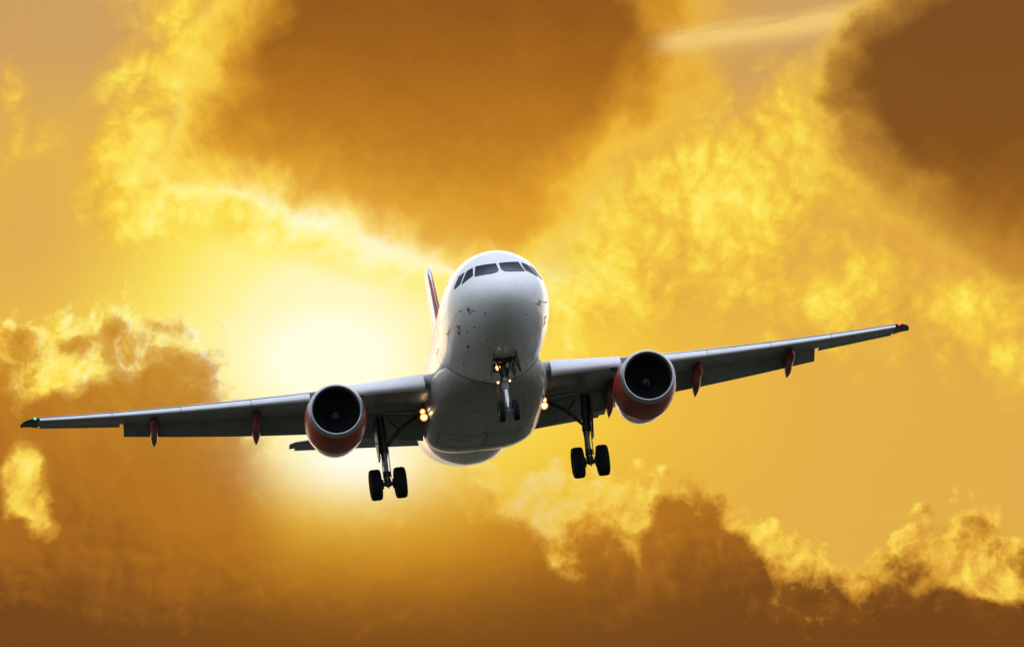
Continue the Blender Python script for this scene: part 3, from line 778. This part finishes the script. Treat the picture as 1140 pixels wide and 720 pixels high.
# main gear
for s in (1, -1):
    y0 = 3.80; ax_z = -3.65
    top = Vector((15.75, s * 3.86, -1.15)); mid = Vector((16.02, s * 3.80, -2.45)); low = Vector((16.11, s * 3.80, ax_z))
    bm = tube([top, top.lerp(mid, .5), mid], [.15, .145, .135], n=20)
    tube([mid + Vector((0, 0, .10)), mid - Vector((0, 0, .05))], .165, bm, 20)
    tube([mid.lerp(low, .62), mid.lerp(low, .78)], .13, bm, 16)
    tube([(16.11, s * (y0 - .52), ax_z), (16.11, s * (y0 + .52), ax_z)], [.085, .085], bm, 14)
    tube([low + Vector((0, 0, .16)), low - Vector((0, 0, .10))], [.13, .11], bm, 16)
    for e in (-1, 1): tube([(16.11, s * y0 + e * .17, ax_z), (16.11, s * y0 + e * .26, ax_z)], [.19, .17], bm, 20)
    # hydraulic lines and jacking dome
    for e in (-.14, .15): tube([top + Vector((-.12, e, 0)), mid + Vector((-.16, e * 1.1, .3)), mid + Vector((-.22, e * .9, -.35)), low + Vector((-.12, e, .2))], .018, bm, 6)
    tube([low + Vector((-.1, 0, -.08)), low + Vector((-.1, 0, -.2))], [.05, .02], bm, 10)
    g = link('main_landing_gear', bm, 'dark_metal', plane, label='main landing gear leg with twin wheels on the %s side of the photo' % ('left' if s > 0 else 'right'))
    link('piston', tube([mid, low + Vector((0, 0, .15))], .085, n=16), 'steel', g)
    for e in (-1, 1): wheel(16.11, s * y0 + e * .463, ax_z, .585, .44, g, e)
    # torque links
    bm = bmesh.new()
    k = Vector((16.50, s * y0, -2.98))
    for e in (-.09, .09):
        tube([mid + Vector((.12, e, -.02)), k + Vector((0, e * .3, 0))], [.05, .035], bm, 8)
        tube([k + Vector((0, e * .3, 0)), low + Vector((.10, e, .14))], [.035, .05], bm, 8)
    link('torque_link', bm, 'dark_metal', g)
    bm = tube([(15.9, s * 3.72, -2.30), (15.85, s * 3.15, -1.72), (15.8, s * 2.45, -1.28)], [.06, .075, .06], n=12)
    tube([(15.85, s * 3.15, -1.72), (15.9, s * 3.5, -1.3)], .035, bm, 8)
    link('side_brace', bm, 'dark_metal', g)
    bm = tube([(15.4, s * 3.6, -1.15), (15.35, s * 2.3, -1.20)], [.05, .05], n=10)
    tube([(15.4, s * 3.3, -1.15), (15.35, s * 2.55, -1.24)], .07, bm, 10)
    link('retraction_actuator', bm, 'steel', g)
    # door fixed to the leg, seen almost edge-on
    P0 = [Vector((x_, s * (4.01 + .02 * (z_ + 1.2)), z_)) for x_, z_ in ((15.25, -1.25), (16.75, -1.25), (16.7, -2.0), (16.4, -2.75), (15.85, -2.75), (15.35, -2.1))]
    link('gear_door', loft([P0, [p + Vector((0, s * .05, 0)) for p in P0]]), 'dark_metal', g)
    link('door_link', tube([(16.0, s * 3.9, -2.1), (16.0, s * 4.1, -2.1)], .03, n=8), 'dark_metal', g)
    # open wheel well behind the leg
    zb = -1.42
# nose gear
top = Vector((5.25, 0, -1.95)); mid = Vector((5.16, 0, -2.95)); low = Vector((5.07, 0, -3.80))
bm = tube([top, mid], [.10, .095], n=18)
tube([mid + Vector((0, 0, .12)), mid - Vector((0, 0, .02))], .115, bm, 18)
tube([(5.07, -.30, -3.80), (5.07, .30, -3.80)], .05, bm, 12)
tube([low + Vector((0, 0, .13)), low - Vector((0, 0, .07))], [.09, .075], bm, 14)
tube([(5.20, -.20, -2.62), (5.20, .20, -2.62)], .065, bm, 12)        # steering actuator
box((5.06, 0, -2.60), (.12, .16, .22), bm)
for e in (-1, 1): tube([(5.16, e * .09, -2.95), (5.02, e * .07, -3.2), (5.02, e * .06, -3.7)], .014, bm, 6)
ng = link('nose_landing_gear', bm, 'steel', plane, label='nose landing gear leg with two small wheels and taxi lights')
link('piston', tube([mid, low + Vector((0, 0, .10))], .058, n=14), 'chrome', ng)
for e in (-1, 1): wheel(5.07, e * .26, -3.80, .385, .225, ng, e)
bm = bmesh.new()
for e in (-.06, .06):
    tube([(5.28, e, -2.95), (5.50, e * .4, -3.25)], .03, bm, 8); tube([(5.50, e * .4, -3.25), (5.15, e, -3.70)], .03, bm, 8)
link('torque_link', bm, 'steel', ng)
bm = bmesh.new()
for e in (-1, 1):
    tube([(5.18, e * .05, -2.72), (4.55, e * .26, -2.02)], .035, bm, 10)
    tube([(5.18, e * .05, -2.72), (4.85, e * .10, -2.35)], .05, bm, 10)
tube([(4.55, -.28, -2.05), (4.55, .28, -2.05)], .035, bm, 8)
link('drag_brace', bm, 'dark_metal', ng)
bm = quadpatch([(4.25, radians(180 - 9.5)), (6.3, radians(180 - 9.5)), (6.3, radians(180 + 9.5)), (4.25, radians(180 + 9.5))], lambda a, b, o_: fpt(a, b, o_), .008, 8, 4)
link('wheel_bay_shade', bm, 'black', ng)  # flat black patch on the skin for the dark of the open bay
for e in (-1, 1):                                          # bay doors, rear pair open beside the leg, forward pair swung down
    P0 = [Vector((x_, e * (.36 + k), z_)) for x_, z_, k in ((4.75, -2.04, 0), (6.2, -2.05, 0), (6.15, -2.38, .08), (4.85, -2.42, .08))]
    link('bay_door', loft([P0, [p + Vector((0, e * .035, .004)) for p in P0]]), 'wing', ng)
    P0 = [Vector((x_, e * (.38 + k), z_)) for x_, z_, k in ((3.5, -1.99, 0), (4.70, -2.03, 0), (4.60, -2.50, .14), (4.35, -2.60, .16), (4.1, -2.48, .13))]
    link('bay_door', loft([P0, [p + Vector((0, e * .03, .004)) for p in P0]]), 'seal', ng)
    link('door_rod', tube([(4.9, e * .08, -2.25), (4.75, e * .42, -2.30)], .02, n=8), 'chrome', ng)
link('front_bay_panel', box((4.32, 0, -2.06), (.05, .84, .10)), 'black', ng)
lampdisc('takeoff_light', (5.02, .20, -2.20), .105, VIEW, ng, core=.55)
lampdisc('taxi_light', (5.02, .21, -2.00), .075, VIEW, ng, core=.4)
lampdisc('turnoff_light', (5.0, .26, -2.74), .055, VIEW, ng, core=.4)
lampdisc('turnoff_light', (5.0, -.17, -2.72), .05, VIEW, ng, core=.35)
link('unlit_lamp', revolve([(-.08, .05), (0, .11), (.01, .10), (.012, .001)], (5.02, -.20, -2.14), VIEW, 20), 'chrome', ng)

# ------------------------------------------------------------------ ground far below, out of the frame: grass under the approach path
def ground():
    m = bpy.data.materials.new('approach_grass'); m.use_nodes = True; X.nt = m.node_tree
    b = m.node_tree.nodes['Principled BSDF']; b.inputs['Roughness'].default_value = .9
    t = m.node_tree.nodes.new('ShaderNodeTexCoord')
    n = m.node_tree.nodes.new('ShaderNodeTexNoise'); n.inputs['Scale'].default_value = .02; n.inputs['Detail'].default_value = 10
    m.node_tree.links.new(t.outputs['Object'], n.inputs['Vector'])
    c = ramp(X(n.outputs['Fac']), [(.3, (.018, .020, .008, 1)), (.55, (.026, .027, .010, 1)), (.7, (.040, .035, .018, 1))])
    m.node_tree.links.new(c.s, b.inputs['Base Color'])
    bm = bmesh.new(); bmesh.ops.create_circle(bm, cap_ends=True, segments=96, radius=30000)
    me = bpy.data.meshes.new('ground'); bm.to_mesh(me); bm.free(); me.materials.append(m)
    o = bpy.data.objects.new('ground', me); COL.objects.link(o); o['kind'] = 'structure'
    X.nt = NT
ground()
